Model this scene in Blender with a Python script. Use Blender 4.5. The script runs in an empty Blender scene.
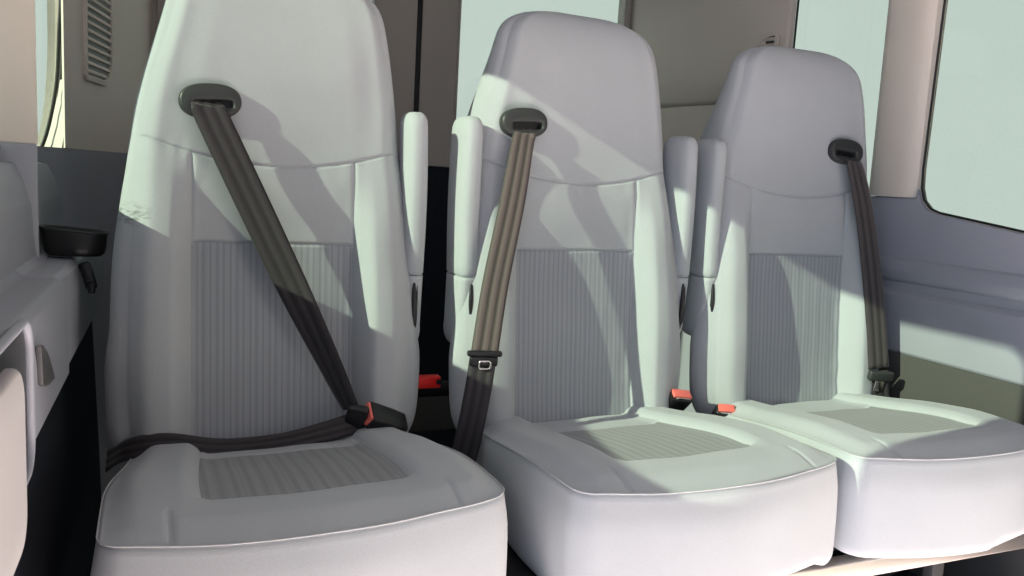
import bpy, bmesh, math, random
from math import sin, cos, pi, radians, sqrt, exp
from mathutils import Vector, Matrix, noise

random.seed(4)
SC = bpy.context.scene
COL = SC.collection
F = 0.42                     # height of the cushion seam above the floor

# ------------------------------------------------------------------ helpers
def sm(a, b, x):
    if a == b: return 1.0 if x >= b else 0.0
    t = min(1.0, max(0.0, (x-a)/(b-a)))
    return t*t*(3-2*t)

def table(tab, z):
    if z <= tab[0][0]: return tab[0][1]
    for i in range(len(tab)-1):
        z0, v0 = tab[i]; z1, v1 = tab[i+1]
        if z <= z1:
            # monotone-ish Catmull-Rom
            def slope(j):
                if j <= 0 or j >= len(tab)-1: return None
                return (tab[j+1][1]-tab[j-1][1])/(tab[j+1][0]-tab[j-1][0])
            h = z1-z0; t = (z-z0)/h
            lin = (v1-v0)/h
            m0 = slope(i); m1 = slope(i+1)
            m0 = lin if m0 is None else m0
            m1 = lin if m1 is None else m1
            return ((2*t**3-3*t*t+1)*v0+(t**3-2*t*t+t)*h*m0+(-2*t**3+3*t*t)*v1+(t**3-t*t)*h*m1)
    return tab[-1][1]

def link(name, me, mat=None, parent=None, loc=None):
    o = bpy.data.objects.new(name, me); COL.objects.link(o)
    if mat is not None and me is not None and not (len(me.materials) == 1 and me.materials[0] == mat):
        me.materials.clear(); me.materials.append(mat)
    if parent is not None: o.parent = parent
    if loc is not None: o.location = loc
    return o

def mesh_from(verts, faces, name='m', smooth=True):
    me = bpy.data.meshes.new(name)
    me.from_pydata([tuple(v) for v in verts], [], faces)
    me.validate(); me.update()
    bm = bmesh.new(); bm.from_mesh(me)
    bmesh.ops.recalc_face_normals(bm, faces=bm.faces)
    bm.to_mesh(me); bm.free()
    if smooth:
        for p in me.polygons: p.use_smooth = True
    return me

def sub_mesh(verts, faces, name, smooth=True):
    """a mesh of only the given faces, winding kept."""
    used = {}; vv = []; ff = []
    for f in faces:
        g = []
        for i in f:
            if i not in used:
                used[i] = len(vv); vv.append(tuple(verts[i]))
            g.append(used[i])
        ff.append(g)
    me = bpy.data.meshes.new(name); me.from_pydata(vv, [], ff); me.update()
    if smooth:
        for p in me.polygons: p.use_smooth = True
    return me

def bm_mesh(bm, name, smooth=None):
    bmesh.ops.recalc_face_normals(bm, faces=bm.faces)
    me = bpy.data.meshes.new(name); bm.to_mesh(me); bm.free()
    if smooth is not None:
        lim = cos(radians(smooth))
        for p in me.polygons: p.use_smooth = True
        try: me.set_sharp_from_angle(angle=radians(smooth))
        except Exception: pass
    return me

def add_box(bm, c, s, bevel=0.0, seg=2, rot=None):
    r = bmesh.ops.create_cube(bm, size=1.0)
    vs = r['verts']
    M = Matrix.Translation(Vector(c)) @ (rot.to_4x4() if rot is not None else Matrix.Identity(4)) @ Matrix.Diagonal((s[0], s[1], s[2], 1))
    bmesh.ops.transform(bm, matrix=M, verts=vs)
    if bevel > 0:
        es = list({e for v in vs for e in v.link_edges})
        bmesh.ops.bevel(bm, geom=es, offset=bevel, segments=seg, profile=0.5, affect='EDGES')

def box_mesh(c, s, bevel=0.0, seg=2, rot=None, name='box'):
    bm = bmesh.new(); add_box(bm, c, s, bevel, seg, rot)
    return bm_mesh(bm, name, 40)

def tube_verts(pts, r, n=8, closed=False):
    pts = [Vector(p) for p in pts]
    m = len(pts); verts = []; faces = []
    prev = None
    for i, p in enumerate(pts):
        if closed: t = pts[(i+1) % m]-pts[(i-1) % m]
        else: t = pts[min(i+1, m-1)]-pts[max(i-1, 0)]
        t.normalize()
        if prev is None:
            a = Vector((0, 0, 1)) if abs(t.z) < .9 else Vector((1, 0, 0))
            u = t.cross(a).normalized()
        else:
            u = (prev - t*prev.dot(t)).normalized()
        prev = u; w = t.cross(u)
        rr = r[i] if isinstance(r, (list, tuple)) else r
        for k in range(n):
            a = 2*pi*k/n
            verts.append(p+u*cos(a)*rr+w*sin(a)*rr)
    segs = m if closed else m-1
    for i in range(segs):
        for k in range(n):
            a = i*n+k; b = i*n+(k+1) % n
            c = ((i+1) % m)*n+(k+1) % n; d = ((i+1) % m)*n+k
            faces.append((a, b, c, d))
    if not closed:
        faces.append(tuple(range(n))[::-1]); faces.append(tuple((m-1)*n+k for k in range(n)))
    return verts, faces

def tube_mesh(pts, r, n=8, closed=False, name='tube'):
    v, f = tube_verts(pts, r, n, closed)
    return mesh_from(v, f, name)

def rrect(w, h, r, n=6, cx=0, cy=0):
    """rounded rectangle outline, counter-clockwise."""
    pts = []
    for (sx, sy, a0) in ((1, 1, 0), (-1, 1, 90), (-1, -1, 180), (1, -1, 270)):
        for k in range(n+1):
            a = radians(a0+90*k/n)
            pts.append((cx+sx*(w/2-r)+r*cos(a), cy+sy*(h/2-r)+r*sin(a)))
    return pts

def plate(name, outline, holes, thick, M, mat=None, bevel=0.0, parent=None):
    """flat solid plate with holes: 2D curve filled, extruded, turned into a mesh."""
    cu = bpy.data.curves.new(name, 'CURVE'); cu.dimensions = '2D'; cu.fill_mode = 'BOTH'
    cu.extrude = max(thick/2-bevel, 1e-4); cu.bevel_depth = bevel; cu.bevel_resolution = 2
    if bevel: cu.offset = -bevel
    for poly in [outline]+list(holes):
        sp = cu.splines.new('POLY'); sp.points.add(len(poly)-1)
        for q, p in zip(sp.points, poly): q.co = (p[0], p[1], 0, 1)
        sp.use_cyclic_u = True
    tmp = bpy.data.objects.new(name+'_tmp', cu); COL.objects.link(tmp)
    dg = bpy.context.evaluated_depsgraph_get()
    me = bpy.data.meshes.new_from_object(tmp.evaluated_get(dg))
    bpy.data.objects.remove(tmp); bpy.data.curves.remove(cu)
    me.transform(M)
    bm = bmesh.new(); bm.from_mesh(me)
    bmesh.ops.remove_doubles(bm, verts=bm.verts, dist=1e-5)
    bmesh.ops.recalc_face_normals(bm, faces=bm.faces); bm.to_mesh(me); bm.free()
    for p in me.polygons: p.use_smooth = True
    try: me.set_sharp_from_angle(angle=radians(35))
    except Exception: pass
    return link(name, me, mat, parent)

# a plate lying in the (y, z) plane at x, or in the (x, z) plane at y
def M_yz(x): return Matrix(((0, 0, 1, x), (1, 0, 0, 0), (0, 1, 0, 0), (0, 0, 0, 1)))
def M_xz(y): return Matrix(((1, 0, 0, 0), (0, 0, -1, y), (0, 1, 0, 0), (0, 0, 0, 1)))

def thing(name, label, cat, loc=(0, 0, 0), rot=(0, 0, 0), group=None):
    o = bpy.data.objects.new(name, None); COL.objects.link(o)
    o.empty_display_size = .05
    o.location = loc; o.rotation_euler = rot
    o['label'] = label; o['category'] = cat
    if group: o['group'] = group
    return o

def tag(o, label, cat, group=None):
    o['label'] = label; o['category'] = cat
    if group: o['group'] = group
    return o

def struct(o, label=None):
    o['kind'] = 'structure'
    if label: o['label'] = label
    return o

# ------------------------------------------------------------------ materials
def new_mat(name):
    m = bpy.data.materials.new(name); m.use_nodes = True
    nt = m.node_tree
    return m, nt, nt.nodes['Principled BSDF']

def srgb(r, g, b):
    f = lambda c: (c/255/12.92) if c/255 <= .04045 else ((c/255+.055)/1.055)**2.4
    return (f(r), f(g), f(b), 1)

def plastic(name, col, rough=.5, bump=.0, scale=900, spec=.4, var=.05):
    m, nt, b = new_mat(name)
    b.inputs['Roughness'].default_value = rough
    b.inputs['Specular IOR Level'].default_value = spec
    tc = nt.nodes.new('ShaderNodeTexCoord')
    n1 = nt.nodes.new('ShaderNodeTexNoise'); n1.inputs['Scale'].default_value = 6
    nt.links.new(tc.outputs['Object'], n1.inputs['Vector'])
    mx = nt.nodes.new('ShaderNodeMix'); mx.data_type = 'RGBA'
    mx.inputs['A'].default_value = tuple(c*(1-var) for c in col[:3])+(1,)
    mx.inputs['B'].default_value = tuple(c*(1+var) for c in col[:3])+(1,)
    nt.links.new(n1.outputs['Fac'], mx.inputs['Factor'])
    nt.links.new(mx.outputs['Result'], b.inputs['Base Color'])
    if bump:
        n2 = nt.nodes.new('ShaderNodeTexNoise'); n2.inputs['Scale'].default_value = scale
        nt.links.new(tc.outputs['Object'], n2.inputs['Vector'])
        bp = nt.nodes.new('ShaderNodeBump'); bp.inputs['Strength'].default_value = bump; bp.inputs['Distance'].default_value = .001
        nt.links.new(n2.outputs['Fac'], bp.inputs['Height'])
        nt.links.new(bp.outputs['Normal'], b.inputs['Normal'])
    return m

def fabric(name, col, stripe=None, period=.013, var=.07):
    """woven cloth: fine weave bump, faint mottling, optional woven-in stripes along local x."""
    m, nt, b = new_mat(name)
    b.inputs['Roughness'].default_value = .92
    b.inputs['Specular IOR Level'].default_value = .15
    b.inputs['Sheen Weight'].default_value = .12
    b.inputs['Sheen Roughness'].default_value = .5
    tc = nt.nodes.new('ShaderNodeTexCoord')
    n1 = nt.nodes.new('ShaderNodeTexNoise'); n1.inputs['Scale'].default_value = 9; n1.inputs['Detail'].default_value = 4
    nt.links.new(tc.outputs['Object'], n1.inputs['Vector'])
    nf = nt.nodes.new('ShaderNodeTexNoise'); nf.inputs['Scale'].default_value = 420; nf.inputs['Detail'].default_value = 2
    nt.links.new(tc.outputs['Object'], nf.inputs['Vector'])
    ad = nt.nodes.new('ShaderNodeMath'); ad.operation = 'ADD'
    nt.links.new(n1.outputs['Fac'], ad.inputs[0]); nt.links.new(nf.outputs['Fac'], ad.inputs[1])
    hv = nt.nodes.new('ShaderNodeMath'); hv.operation = 'MULTIPLY'; hv.inputs[1].default_value = .5
    nt.links.new(ad.outputs[0], hv.inputs[0])
    mx = nt.nodes.new('ShaderNodeMix'); mx.data_type = 'RGBA'
    mx.inputs['A'].default_value = tuple(c*(1-2*var) for c in col[:3])+(1,)
    mx.inputs['B'].default_value = tuple(c*(1+2*var) for c in col[:3])+(1,)
    nt.links.new(hv.outputs[0], mx.inputs['Factor'])
    out = mx.outputs['Result']
    height = nf.outputs['Fac']
    if stripe is not None:
        sx = nt.nodes.new('ShaderNodeSeparateXYZ'); nt.links.new(tc.outputs['Object'], sx.inputs[0])
        def wave(per, sharp, phase):
            mu = nt.nodes.new('ShaderNodeMath'); mu.operation = 'MULTIPLY_ADD'
            mu.inputs[1].default_value = 2*pi/per; mu.inputs[2].default_value = phase
            nt.links.new(sx.outputs['X'], mu.inputs[0])
            sn = nt.nodes.new('ShaderNodeMath'); sn.operation = 'SINE'; nt.links.new(mu.outputs[0], sn.inputs[0])
            mr = nt.nodes.new('ShaderNodeMapRange'); mr.inputs['From Min'].default_value = sharp[0]; mr.inputs['From Max'].default_value = sharp[1]
            nt.links.new(sn.outputs[0], mr.inputs['Value'])
            return mr.outputs['Result']
        w1 = wave(period, (.0, .9), 0.4)
        w2 = wave(period*.61, (.55, 1.0), 1.7)
        a2 = nt.nodes.new('ShaderNodeMath'); a2.operation = 'MULTIPLY_ADD'; a2.inputs[1].default_value = .55
        nt.links.new(w2, a2.inputs[0]); nt.links.new(w1, a2.inputs[2])
        a2.use_clamp = True
        m2 = nt.nodes.new('ShaderNodeMix'); m2.data_type = 'RGBA'; m2.inputs['B'].default_value = stripe
        nt.links.new(out, m2.inputs['A']); nt.links.new(a2.outputs[0], m2.inputs['Factor'])
        out = m2.outputs['Result']
    nt.links.new(out, b.inputs['Base Color'])
    bp = nt.nodes.new('ShaderNodeBump'); bp.inputs['Strength'].default_value = .25; bp.inputs['Distance'].default_value = .0008
    nt.links.new(height, bp.inputs['Height']); nt.links.new(bp.outputs['Normal'], b.inputs['Normal'])
    return m

def webbing_mat(name, col, dark):
    m, nt, b = new_mat(name)
    b.inputs['Roughness'].default_value = .62; b.inputs['Specular IOR Level'].default_value = .35
    b.inputs['Sheen Weight'].default_value = .25; b.inputs['Sheen Roughness'].default_value = .4
    uv = nt.nodes.new('ShaderNodeUVMap'); uv.uv_map = 'UVMap'
    sx = nt.nodes.new('ShaderNodeSeparateXYZ'); nt.links.new(uv.outputs['UV'], sx.inputs[0])
    def sine(out, k, ph=0):
        mu = nt.nodes.new('ShaderNodeMath'); mu.operation = 'MULTIPLY_ADD'; mu.inputs[1].default_value = k; mu.inputs[2].default_value = ph
        nt.links.new(out, mu.inputs[0])
        s = nt.nodes.new('ShaderNodeMath'); s.operation = 'SINE'; nt.links.new(mu.outputs[0], s.inputs[0]); return s.outputs[0]
    band = sine(sx.outputs['X'], 2*pi*3, -pi/2)          # three broad ribs along the strap
    tw = sine(sx.outputs['Y'], 2*pi*260)                 # weave across
    mr = nt.nodes.new('ShaderNodeMapRange'); mr.inputs['From Min'].default_value = -.9; mr.inputs['From Max'].default_value = .3
    nt.links.new(band, mr.inputs['Value'])
    mx = nt.nodes.new('ShaderNodeMix'); mx.data_type = 'RGBA'
    mx.inputs['A'].default_value = dark; mx.inputs['B'].default_value = col
    nt.links.new(mr.outputs['Result'], mx.inputs['Factor']); nt.links.new(mx.outputs['Result'], b.inputs['Base Color'])
    ad = nt.nodes.new('ShaderNodeMath'); ad.operation = 'MULTIPLY_ADD'; ad.inputs[1].default_value = .15
    nt.links.new(tw, ad.inputs[0]); nt.links.new(band, ad.inputs[2])
    bp = nt.nodes.new('ShaderNodeBump'); bp.inputs['Strength'].default_value = .3; bp.inputs['Distance'].default_value = .0012
    nt.links.new(ad.outputs[0], bp.inputs['Height']); nt.links.new(bp.outputs['Normal'], b.inputs['Normal'])
    return m

def glass_mat(name, tint):
    m = bpy.data.materials.new(name); m.use_nodes = True
    nt = m.node_tree; nt.nodes.clear()
    o = nt.nodes.new('ShaderNodeOutputMaterial')
    tr = nt.nodes.new('ShaderNodeBsdfTransparent')
    tc = nt.nodes.new('ShaderNodeTexCoord')
    n1 = nt.nodes.new('ShaderNodeTexNoise'); n1.inputs['Scale'].default_value = 260; n1.inputs['Detail'].default_value = 1
    nt.links.new(tc.outputs['Object'], n1.inputs['Vector'])
    mx = nt.nodes.new('ShaderNodeMix'); mx.data_type = 'RGBA'
    mx.inputs['A'].default_value = tuple(sqrt(c)*.975 for c in tint)+(1,); mx.inputs['B'].default_value = tuple(min(1, sqrt(c)*1.025) for c in tint)+(1,)   # light crosses two faces
    nt.links.new(n1.outputs['Fac'], mx.inputs['Factor']); nt.links.new(mx.outputs['Result'], tr.inputs['Color'])
    gl = nt.nodes.new('ShaderNodeBsdfGlossy'); gl.inputs['Roughness'].default_value = .05
    ms = nt.nodes.new('ShaderNodeMixShader'); ms.inputs[0].default_value = .03
    nt.links.new(tr.outputs[0], ms.inputs[1]); nt.links.new(gl.outputs[0], ms.inputs[2]); nt.links.new(ms.outputs[0], o.inputs[0])
    return m

def metal(name, col, rough=.35):
    m, nt, b = new_mat(name)
    b.inputs['Metallic'].default_value = 1; b.inputs['Roughness'].default_value = rough
    tc = nt.nodes.new('ShaderNodeTexCoord')
    mp = nt.nodes.new('ShaderNodeMapping'); mp.inputs['Scale'].default_value = (2, 300, 300)
    n1 = nt.nodes.new('ShaderNodeTexNoise'); n1.inputs['Scale'].default_value = 1
    nt.links.new(tc.outputs['Object'], mp.inputs[0]); nt.links.new(mp.outputs[0], n1.inputs['Vector'])
    mx = nt.nodes.new('ShaderNodeMix'); mx.data_type = 'RGBA'
    mx.inputs['A'].default_value = tuple(c*.85 for c in col[:3])+(1,); mx.inputs['B'].default_value = tuple(min(1, c*1.1) for c in col[:3])+(1,)
    nt.links.new(n1.outputs['Fac'], mx.inputs['Factor']); nt.links.new(mx.outputs['Result'], b.inputs['Base Color'])
    return m

CLOTH = fabric('seat cloth', (.395, .418, .442, 1))
PIPE = fabric('seat seam thread', (.44, .45, .465, 1))
INSERT = fabric('ribbed insert cloth', (.318, .340, .370, 1), stripe=(.255, .274, .302, 1), period=.0105)
CINSERT = fabric('cushion insert cloth', (.268, .278, .287, 1), stripe=(.222, .231, .24, 1), period=.0185)
GUIDE = plastic('belt guide plastic', (.034, .037, .038, 1), .42, .1, 700)
BLACK = plastic('black plastic', (.012, .012, .014, 1), .35, .05)
NAVY = plastic('dark slate carpet trim', (.020, .023, .031, 1), .9, .4, 500, .1)
SLATE = plastic('slate moulded plastic', (.28, .29, .335, 1), .48, .15, 1200, .4)
GREYTRIM = plastic('grey carpet trim', (.078, .077, .074, 1), .95, .4, 500, .1)
BEIGE = plastic('beige moulded plastic', (.64, .58, .52, 1), .6, .12, 1200, .3)
DOORTRIM = plastic('grey beige door trim', (.45, .42, .39, 1), .6, .12, 1200, .3)
HEADL = plastic('headliner', (.25, .26, .28, 1), .95, .2, 600, .1)
SEAL = plastic('black rubber seal', (.012, .012, .013, 1), .6)
RED = plastic('red release plastic', (.80, .17, .14, 1), .4, 0, 900, .4)
BRIGHTRED = plastic('bright red plastic', (.85, .02, .018, 1), .4, 0, 900, .4)
PAD = fabric('armrest pad vinyl', (.40, .37, .37, 1))
WEB = webbing_mat('charcoal belt webbing', (.036, .031, .035, 1), (.020, .018, .021, 1))
WEB_SUNLIT = webbing_mat('belt webbing sunlit copy', (.120, .096, .092, 1), (.050, .042, .038, 1))  # same webbing, with the sun's brightening put into its colour
STEEL = metal('satin steel', (.76, .70, .65), .45)
DARKSTEEL = plastic('dark painted steel', (.05, .05, .052, 1), .45)
WEB_HALFLIT = webbing_mat('belt webbing half-lit copy', (.070, .060, .062, 1), (.034, .030, .030, 1))  # same webbing again, its colour set between shaded and sunlit
CHROME = metal('bright latch metal', (.75, .74, .72), .22)
GLASS = glass_mat('tinted window glass', (.208, .251, .226))

# the same cloth with a few grimy scuffs on one bolster
def stained(src, name, cx, cz, rx, rz):
    m = src.copy(); m.name = name; nt = m.node_tree; b = nt.nodes['Principled BSDF']
    col = b.inputs['Base Color'].links[0].from_socket
    tc = nt.nodes.new('ShaderNodeTexCoord')
    mp = nt.nodes.new('ShaderNodeMapping'); mp.inputs['Location'].default_value = (-cx/rx, 0, -cz/rz); mp.inputs['Scale'].default_value = (1/rx, 0, 1/rz)
    nt.links.new(tc.outputs['Object'], mp.inputs[0])
    ln = nt.nodes.new('ShaderNodeVectorMath'); ln.operation = 'LENGTH'; nt.links.new(mp.outputs[0], ln.inputs[0])
    mr = nt.nodes.new('ShaderNodeMapRange'); mr.inputs['From Min'].default_value = 1.0; mr.inputs['From Max'].default_value = .3
    nt.links.new(ln.outputs['Value'], mr.inputs['Value'])
    m2 = nt.nodes.new('ShaderNodeMapping'); m2.inputs['Scale'].default_value = (60, 60, 170); nt.links.new(tc.outputs['Object'], m2.inputs[0])
    nz = nt.nodes.new('ShaderNodeTexNoise'); nz.inputs['Scale'].default_value = 1; nz.inputs['Detail'].default_value = 4; nt.links.new(m2.outputs[0], nz.inputs['Vector'])
    nr = nt.nodes.new('ShaderNodeMapRange'); nr.inputs['From Min'].default_value = .46; nr.inputs['From Max'].default_value = .60; nt.links.new(nz.outputs['Fac'], nr.inputs['Value'])
    mu = nt.nodes.new('ShaderNodeMath'); mu.operation = 'MULTIPLY'; nt.links.new(mr.outputs['Result'], mu.inputs[0]); nt.links.new(nr.outputs['Result'], mu.inputs[1])
    m3 = nt.nodes.new('ShaderNodeMath'); m3.operation = 'MULTIPLY'; m3.inputs[1].default_value = .75; nt.links.new(mu.outputs[0], m3.inputs[0])
    mx = nt.nodes.new('ShaderNodeMix'); mx.data_type = 'RGBA'; mx.inputs['B'].default_value = (.13, .15, .13, 1)
    nt.links.new(col, mx.inputs['A']); nt.links.new(m3.outputs[0], mx.inputs['Factor']); nt.links.new(mx.outputs['Result'], b.inputs['Base Color'])
    return m
CLOTH_SCUFFED = stained(CLOTH, 'seat cloth scuffed', -.226, .332+.168, .045, .022)

# ------------------------------------------------------------------ seats
PIV = (0.0, 0.25)            # a seat turns about this point of its own plan
BASE = -0.168
SEATS = [dict(X=0.0, Y=0.0, r=1.62, roll=0), dict(X=.5804, Y=.0006, r=3.2, roll=0), dict(X=1.1229, Y=.0084, r=-.57, roll=0)]

def seat_matrix(s):
    d = SEATS[s]
    return Matrix.Translation((PIV[0]+d['X'], PIV[1]+d['Y'], F+BASE)) @ Matrix.Rotation(radians(d['r']), 4, 'Z') @ Matrix.Rotation(radians(d['roll']), 4, 'Y')

def SW(s, x, y, z):
    """seat coordinates (x across, y back from the front seam, z from the seam) to the world."""
    return seat_matrix(s) @ Vector((x-PIV[0], y-PIV[1], z-BASE))

def L(p): return (p[0]-PIV[0], p[1]-PIV[1], p[2]-BASE)

XS = .133                    # vertical seams between centre and bolsters
ZP, ZS, ZT = .290, .4552, .752
WTAB = [(-.095, .160), (-.075, .190), (-.05, .211), (-.02, .222), (.03, .227), (.12, .2285), (.22, .2265), (.32, .2205), (.38, .2165), (.455, .2095), (.51, .2035), (.56, .1945)]
YTAB = [(-.095, .402), (-.04, .402), (0, .404), (.1, .411), (.2, .424), (.29, .4405), (.36, .456), (.42, .470), (.4552, .479), (.525, .486), (.6, .4915), (.7, .501), (.752, .507)]
RTAB = [(-.095, .030), (0, .040), (.1, .043), (.2, .041), (.29, .031), (.36, .016), (.43, .003), (.4552, .0), (.56, -.004), (.65, -.003), (.752, 0)]

def build_backrest():
    rows = []
    z = -.095
    while z < .56-1e-6:
        rows.append(z); z += .0055
    for zc in (ZP, ZS):
        rows = [r for r in rows if abs(r-zc) > .0045]
        rows += [zc-.005, zc-.003, zc-.0015, zc, zc+.0015, zc+.003, zc+.005]
    rows = sorted(set(rows))
    nb = len(rows)
    for k in range(0, 40):
        a = radians(89.4*k/39); rows.append(.56+(ZT-.56)*sin(a))
    # columns: centre, bolsters, sides, back
    cen = [-1+2*i/52 for i in range(53)]
    extra = [1-.012, 1-.024, 1-.04]
    cen = sorted(set([c for c in cen if abs(c) < .955 or abs(c) == 1]+extra+[-e for e in extra]))
    bol = [i/26 for i in range(27)]; bol = sorted(set(bol+[.012, .03]))
    side = [i/16 for i in range(17)]
    back = [i/20 for i in range(21)]
    cols = []
    for t in reversed(bol[1:]): cols.append(('b', -1, t))
    for c in cen: cols.append(('c', 0, c))
    for t in bol[1:]: cols.append(('b', 1, t))
    for s in side[1:]: cols.append(('s', 1, s))
    for t in back[1:-1]: cols.append(('k', 0, t))
    for s in reversed(side[1:]): cols.append(('s', -1, s))
    nc = len(cols)
    verts = []
    for zr in rows:
        s1 = max(0, (zr-.56)/(ZT-.56)); fw = max(0, 1-s1**2.4)**(1/2.4)
        s2 = max(0, (zr-.61)/(ZT-.61)); fd = max(0, 1-s2**2.5)**(1/2.5)
        if zr < .56: ws = table(WTAB, zr)
        else:
            q = max(0, (zr-.675)/(ZT-.675))
            ws = (.1945-.0425*(zr-.56)/(ZT-.56))*max(0, 1-q**3)**(1/3)
        T = .128+.030*sm(.1, .42, zr)-.058*sm(.48, .70, zr)
        T0 = T
        yf = table(YTAB, zr) + (1-fd)*T*.5; T = T*fd
        rec = table(RTAB, zr)*min(1, fd+.0)
        # the bottom end turns under
        bt = sm(-.095, -.06, zr); yf += (1-bt)*.03
        xs = min(XS, .655*ws)
        for kind, sg, t in cols:
            if kind == 'c': X = t*xs
            elif kind == 'b': X = sg*(xs+t*(ws-xs))
            ax = abs(X) if kind in 'cb' else ws
            if kind in 'cb':
                y = yf
                tb = 0 if kind == 'c' else t
                # recessed centre, rising to the bolster
                y += rec*(1-sm(xs-.012, xs+.034, ax))
                wid = max(ws-xs, 1e-4)
                y -= .006*sin(pi*tb)*sm(.46, .3, zr)
                e = sm(.55, 1.0, tb)
                y += (.014*e*e)*(T/T0 if T0 else 1)
                sag = .036*(1-min(1, (X/.2)**2))*sm(ZP, ZS, zr)*(1-sm(ZS, .56, zr))
                zz = zr-sag
                # stitched seams
                g = 0.0
                if zr <= ZS: g = max(g, exp(-((ax-XS)/.0034)**2)*.0042)
                g = max(g, exp(-((zr-ZS)/.0026)**2)*.0036*(1-.2*sm(.8, 1, tb)))
                if ax <= XS+.002: g = max(g, exp(-((zr-ZP)/.0026)**2)*.004)
                if kind == 'b': g = max(g, exp(-((1-t)*wid/.0034)**2)*.0042)
                # soft puckering of the cloth close to the seams
                p = 0
                if zr < ZS+.01:
                    pk = exp(-((zr-ZS)/.02)**2)+exp(-((zr-ZP)/.018)**2)*(1 if ax < XS+.01 else .3)
                    p += .0012*pk*noise.noise(Vector((X*70, 3.1, zr*12)))
                    p += .0030*exp(-((ax-XS+.006)/.016)**2)*noise.noise(Vector((X*20, 7.7+(1 if X > 0 else 0), zr*26)))
                p += .0022*noise.noise(Vector((X*9, 1.3, zr*9)))
                if kind == 'c' and zr < ZP:
                    p += .0004*sin(2*pi*X/.0062)*(.6+noise.noise(Vector((X*60, 0, 5))))*sm(ZP, ZP-.02, zr)
                y += g+p*bt
                verts.append((X, y, zz))
            elif kind == 's':
                bul = (.028-.012*sm(.25, .46, zr)+.008*sm(.16, .08, zr))*sin(pi*min(1, t**.75))-(.040-.020*sm(.38, .46, zr)*(1-sm(.6, .72, zr)))*t**2.4
                x = ws*1.0+bul*(min(1, ws/.15))
                yy0 = yf+.014*(T/T0 if T0 else 1)
                y = yy0+(T-.02*(T/T0))*(t**.9)
                sag = 0
                verts.append((sg*max(0.0005, x), y, zr))
            else:
                x0 = max(0.0005, ws-(.040-.020*sm(.38, .46, zr)*(1-sm(.6, .72, zr)))*min(1, ws/.15))
                verts.append((x0*(1-2*t), yf+T+.006*(T/T0)*sin(pi*t), zr))
    faces = {'headrest': [], 'backrest': [], 'insert': []}
    kp = rows.index(ZP); ks = rows.index(ZS)
    for i in range(len(rows)-1):
        for j in range(nc):
            j2 = (j+1) % nc
            f = (i*nc+j, i*nc+j2, (i+1)*nc+j2, (i+1)*nc+j)
            if i >= ks: faces['headrest'].append(f)
            elif i < kp and cols[j][0] == 'c' and cols[j2][0] == 'c': faces['insert'].append(f)
            elif i < kp and (cols[j][0] == 'c') and cols[j][2] == 1: faces['backrest'].append(f)
            else: faces['backrest'].append(f)
    n = len(rows)-1
    faces['headrest'].append(tuple(n*nc+j for j in range(nc)))
    faces['backrest'].append(tuple(reversed(range(nc))))
    V = [L((v[0]+.012*sm(.42, .70, v[2]), v[1], v[2])) for v in verts]
    return {k: sub_mesh(V, f, k) for k, f in faces.items()}

CW, CY1, CR = .2475, .475, .026      # cushion half width, rear edge, corner radius
IX, IY0, IY1 = .134, .108, .335      # inset panel
def front_bow(x): return -.046*max(0, 1-(x/CW)**2)

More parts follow.
